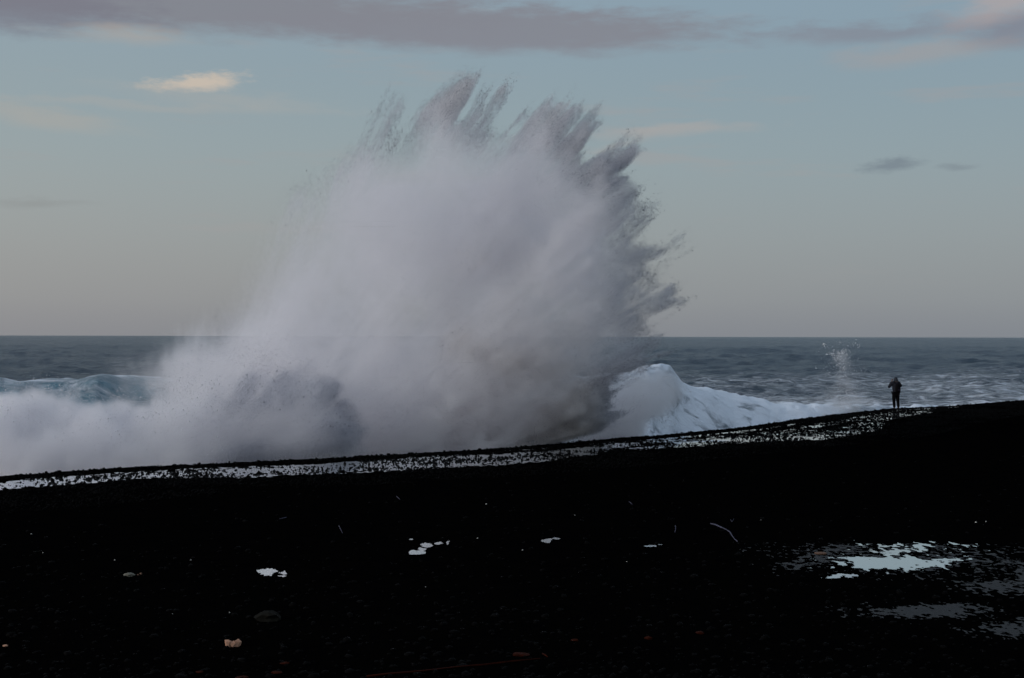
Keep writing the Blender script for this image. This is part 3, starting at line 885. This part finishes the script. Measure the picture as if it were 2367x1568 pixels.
# ------------------------------------------------------------------ stones and debris on the sand
def lump(name, u, v, wpx, hpx, mat, seed, lobes=1, parent=None):
    """a rough stone standing on the sand where pixel (u, v) meets it, wpx wide and hpx high in the picture"""
    x, D, z = hit(u, v)
    w = wpx / F * D * .5; h = hpx / F * D
    r = random.Random(seed)
    bm = bmesh.new()
    for k in range(lobes):
        t = bmesh.ops.create_icosphere(bm, subdivisions=2 if lobes == 1 and wpx > 12 else 1, radius=1)
        ox = (k - (lobes - 1) / 2) * 1.1 * w / max(1, lobes) * 1.6 if lobes > 1 else 0
        kk = (1 if lobes == 1 else 1.5 / lobes)
        sx_, sy_, sz_ = w * kk * r.uniform(.9, 1.1), w * kk * r.uniform(.7, .95), h * .62 * r.uniform(.8, 1.1)
        if lobes > 1:
            ox, sx_, sz_ = ((-.52 * w, .40 * w, .80 * h), (.02 * w, .50 * w, .42 * h), (.50 * w, .46 * w, .62 * h))[k % 3]
        for vtx in t['verts']:
            c = vtx.co
            j = 1 + (.32 if lobes == 1 else .6) * (float(vnoise(c.x * 1.6 + seed + k * 7, c.y * 1.6, c.z * 1.6)) - .5) * 2 + .1 * (r.random() - .5)
            vtx.co = Vector((c.x * sx_ * j + ox, c.y * sy_ * j + r.uniform(-1, 1) * .002, max(c.z * sz_ * j, -.3 * h) + h * .3))
    me = bpy.data.meshes.new(name); bm.to_mesh(me); bm.free()
    me.materials.append(mat)
    o = bpy.data.objects.new(name, me); o.location = (x, D, z); o.rotation_euler = (0, 0, r.uniform(-.3, .3))
    COL.objects.link(o)
    if parent: o.parent = parent
    return o


def stick(name, pts, rad, mat, twigs=0, seed=1):
    """branch through pixels lying on the sand; the first point and the last taper"""
    P = [Vector(hit(u, v)) for u, v in pts]
    base = P[len(P) // 2].copy()
    r = random.Random(seed)
    V = []; Fc = []
    n = len(P)
    for i, p in enumerate(P):
        d = (P[min(i + 1, n - 1)] - P[max(i - 1, 0)]).normalized()
        a = d.cross(Vector((0, 0, 1))).normalized(); b_ = a.cross(d)
        rr_ = rad * (1 - .65 * abs(i / (n - 1) - .35)) * r.uniform(.8, 1.2)
        for k in range(6):
            q = k / 6 * math.tau
            V.append(p - base + Vector((0, 0, rad * 1.2 + r.uniform(0, rad))) * 1 + (a * math.cos(q) + b_ * math.sin(q)) * rr_)
        if i:
            for k in range(6):
                A_ = (i - 1) * 6; B_ = i * 6
                Fc.append((A_ + k, A_ + (k + 1) % 6, B_ + (k + 1) % 6, B_ + k))
    Fc.append(tuple(range(5, -1, -1))); Fc.append(tuple((n - 1) * 6 + k for k in range(6)))
    return mesh_obj(name, V, Fc, mat, smooth=True, loc=tuple(base))


m_pale = solid('pale_orange_stone', (.42, .23, .15), .8, .3, .5, 9.0)
m_grey = solid('pale_grey_stone', (.13, .125, .10), .85, .2, .8, 25.0)
m_white = solid('white_pebble', (.36, .36, .34), .7)
m_rustst = solid('rusty_stone', (.026, .005, .002), .9, .05, .6)
m_brown = solid('brown_stone', (.13, .075, .05), .8)
m_bould = solid('boulder', (.008, .0075, .006), .9, .05, .9, 9.0)
m_wood = solid('grey_driftwood', (.065, .065, .10), .8, .2, .95, 14.0)
m_redw = solid('reddish_stick', (.028, .005, .002), .9, .05, .9, 5.0)
tag(lump('pale_rock', 541, 1495, 44, 20, m_pale, 3, 3), 'knobbly pale orange rock of three lumps on the black sand', 'rock')
tag(lump('pale_rock', 299, 1332, 28, 9, m_grey, 8, 1), 'pale grey green stone next to two small brown chips', 'rock')
for u, v in ((320, 1331), (327, 1328)):
    tag(lump('stone_chip', u, v, 6, 5, m_brown, int(u)), 'small brown chip beside the pale grey green stone', 'stone', 'brown chips beside the grey stone')
tag(lump('boulder', 622, 1432, 62, 22, m_bould, 12), 'low rounded dark boulder half sunk in the black sand', 'boulder')
tag(lump('flat_stone', 1898, 1279, 28, 6, m_brown, 15), 'flat brown stone at the edge of the bright puddle', 'stone')
tag(lump('stone', 14, 1496, 14, 5, m_pale, 21), 'small pale orange stone alone on the sand', 'stone')
tag(lump('stone', 462, 1555, 16, 4, m_rustst, 23), 'thin rusty orange stone sliver on the sand', 'stone')
for k, (u, v, w_) in enumerate([(266, 1296, 4), (442, 1296, 5), (73, 1236, 4), (100, 1279, 3), (532, 1417, 4), (1125, 1165, 5), (1105, 1244, 4), (1209, 1271, 4), (985, 1357, 3), (1760, 1200, 3), (1450, 1297, 3), (400, 1420, 3), (1330, 1190, 3), (2280, 1203, 4), (2257, 1205, 5)]):
    tag(lump('white_pebble', u, v, w_, w_ * .7, m_white, 40 + k), 'tiny white pebble scattered on the black sand', 'pebble', 'white pebbles on the sand')
for k, (u, v, w_) in enumerate([(660, 1535, 20), (1330, 1480, 18), (1500, 1475, 22), (1205, 1513, 40), (640, 1556, 24), (560, 1568, 30), (1620, 1462, 20)]):
    tag(lump('rusty_stone', u, v, w_, 6, m_rustst, 70 + k), 'dull rust red stone lying low in the black sand', 'stone', 'rust red stones')
tag(stick('driftwood_branch', [(1643, 1210), (1655, 1213), (1668, 1219), (1680, 1224), (1688, 1230), (1694, 1239), (1699, 1246), (1706, 1252)], .012, m_wood, seed=3), 'crooked bluish grey driftwood branch on the sand', 'branch')
tag(stick('reddish_stick', [(850, 1568), (900, 1562), (980, 1554), (1060, 1545), (1120, 1540), (1190, 1531), (1250, 1524)], .012, m_redw, seed=5), 'long straight reddish brown stick on the nearest sand', 'stick')
for k, pts_ in enumerate([[(784, 1216), (788, 1224), (793, 1234)], [(1562, 1214), (1563, 1222), (1561, 1230)], [(1690, 1200), (1693, 1206), (1697, 1199)], [(917, 1147), (921, 1151), (925, 1155)], [(1455, 1159), (1459, 1162), (1463, 1166)], [(647, 1201), (655, 1199), (663, 1197)]]):
    tag(stick('twig', pts_, .008, m_wood, seed=9 + k), 'short thin grey twig lying on the black sand', 'twig', 'short grey twigs')
tag(stick('rusty_twig', [(1255, 1512), (1262, 1516), (1268, 1520)], .009, m_redw, seed=31), 'short rusty twig near the long reddish stick', 'twig')


# ------------------------------------------------------------------ the person on the crest
def skin(name, pts, edges, rad, mat, parent, root=0, sub=2):
    me = bpy.data.meshes.new(name); me.from_pydata(pts, edges, [])
    me.materials.append(mat)
    o = bpy.data.objects.new(name, me); COL.objects.link(o); o.parent = parent
    md = o.modifiers.new('skin', 'SKIN'); md.use_smooth_shade = True
    for i, d in enumerate(me.skin_vertices[0].data):
        r = rad[i]; d.radius = r if isinstance(r, tuple) else (r, r); d.use_root = (i == root)
    s_ = o.modifiers.new('sub', 'SUBSURF'); s_.levels = sub; s_.render_levels = sub
    return o


m_skin = solid('skin', (.16, .10, .075), .6)
m_jack = solid('dark_jacket', (.018, .019, .026), .8, .1)
m_trou = solid('black_trousers', (.004, .004, .005), .9, .1)
m_pack = solid('black_backpack', (.003, .003, .004), .8, .1)
m_hood = solid('grey_hood', (.038, .041, .05), .85, .1)
m_patch = solid('purple_patch', (.02, .015, .03), .8, .1)
fx_, fy_, fz_ = hit(2071, 943)
person = empty('person', (fx_, fy_, fz_ - .01))
person.rotation_euler = (0, 0, R(8))
tag(person, 'person in dark hooded jacket with backpack, arms raised to the face, facing the sea', 'person')
SK = [(0, 0, .93), (0, -.01, 1.12), (0, -.02, 1.30), (0, -.01, 1.42), (0, .0, 1.50), (0, .02, 1.60), (0, .02, 1.70),          # 0-6 trunk, neck, head
      (-.17, .0, 1.41), (-.36, .10, 1.15), (-.10, .27, 1.50), (.17, .0, 1.41), (.35, .10, 1.20), (.08, .27, 1.51),                # 7-12 arms to wrists
      (-.09, 0, .90), (-.10, .02, .50), (-.085, -.02, .09), (-.10, .15, .035), (.09, 0, .90), (.115, .02, .50), (.145, -.02, .09), (.17, .15, .035)]
ED = [(0, 1), (1, 2), (2, 3), (3, 4), (4, 5), (5, 6), (3, 7), (7, 8), (8, 9), (3, 10), (10, 11), (11, 12), (0, 13), (13, 14), (14, 15), (15, 16), (0, 17), (17, 18), (18, 19), (19, 20)]
RD = [(.14, .11), (.13, .10), (.15, .11), (.12, .10), .06, (.085, .10), (.06, .07), .06, .045, .03, .06, .045, .03, .085, .055, .04, .035, .085, .055, .04, .035]
for sgn, wrist, wp in ((-1, 9, (-.10, .27, 1.50)), (1, 12, (.08, .27, 1.51))):
    pk = len(SK)
    SK.append((wp[0] * .75, wp[1] + .02, wp[2] + .06)); RD.append((.035, .018)); ED.append((wrist, pk))
    for f_, (dx, ln) in enumerate(((-.022, .055), (-.007, .065), (.008, .06), (.022, .048))):
        a0 = len(SK)
        SK.append((wp[0] * .75 - sgn * .005 + dx, wp[1] + .03, wp[2] + .06 + ln * .6)); RD.append(.009); ED.append((pk, a0))
        SK.append((wp[0] * .75 - sgn * .02 + dx, wp[1] + .01, wp[2] + .06 + ln)); RD.append(.008); ED.append((a0, a0 + 1))
    a0 = len(SK)
    SK.append((wp[0] * .75 - sgn * .035, wp[1] - .005, wp[2] + .05)); RD.append(.010); ED.append((wrist, a0))
    SK.append((wp[0] * .75 - sgn * .04, wp[1] - .02, wp[2] + .075)); RD.append(.009); ED.append((a0, a0 + 1))
skin('body', SK, ED, RD, m_skin, person)
skin('jacket', [(0, 0, .80), (0, -.0, .95), (0, -.01, 1.12), (0, -.02, 1.30), (0, -.01, 1.43), (-.17, .0, 1.42), (-.36, .10, 1.15), (-.13, .25, 1.46), (.17, .0, 1.42), (.35, .10, 1.20), (.11, .25, 1.47)],
     [(0, 1), (1, 2), (2, 3), (3, 4), (4, 5), (5, 6), (6, 7), (4, 8), (8, 9), (9, 10)], [(.19, .15), (.19, .15), (.18, .14), (.18, .14), (.13, .11), .085, .07, .055, .085, .07, .055], m_jack, person, root=2)
skin('trousers', [(0, 0, .92), (-.09, 0, .86), (-.10, .02, .50), (-.085, -.02, .10), (.10, 0, .86), (.115, .02, .50), (.145, -.02, .10)],
     [(0, 1), (1, 2), (2, 3), (0, 4), (4, 5), (5, 6)], [(.18, .14), .125, .092, .075, .125, .092, .075], m_trou, person)
for sx_, foot in ((-1, (-.085, -.02)), (1, (.145, -.02))):
    skin('shoe', [(foot[0], foot[1] - .05, .05), (foot[0] + sx_ * .006, foot[1] + .06, .045), (foot[0] + sx_ * .02, foot[1] + .19, .035)], [(0, 1), (1, 2)], [(.07, .06), (.065, .055), (.05, .04)], m_trou, person)
skin('hood', [(0, -.03, 1.44), (-.005, -.01, 1.53), (-.01, .0, 1.63), (-.005, .0, 1.715)], [(0, 1), (1, 2), (2, 3)], [(.12, .11), (.115, .12), (.105, .115), (.05, .05)], m_hood, person)
bk = skin('backpack', [(.02, -.19, .88), (.02, -.22, 1.02), (.02, -.21, 1.22), (.02, -.18, 1.40)], [(0, 1), (1, 2), (2, 3)], [(.14, .08), (.165, .10), (.155, .095), (.10, .06)], m_pack, person)
for sgn in (-1, 1):
    st_ = skin('strap', [(sgn * .09, -.16, 1.38), (sgn * .12, -.02, 1.52), (sgn * .13, .13, 1.36), (sgn * .14, .10, 1.05), (sgn * .13, -.10, .95)], [(0, 1), (1, 2), (2, 3), (3, 4)], [(.022, .012)] * 5, m_pack, bk, sub=1)
pt_ = skin('pocket', [(.05, -.31, 1.0), (.05, -.31, 1.10)], [(0, 1)], [(.06, .02), (.05, .02)], m_patch, bk, sub=1)
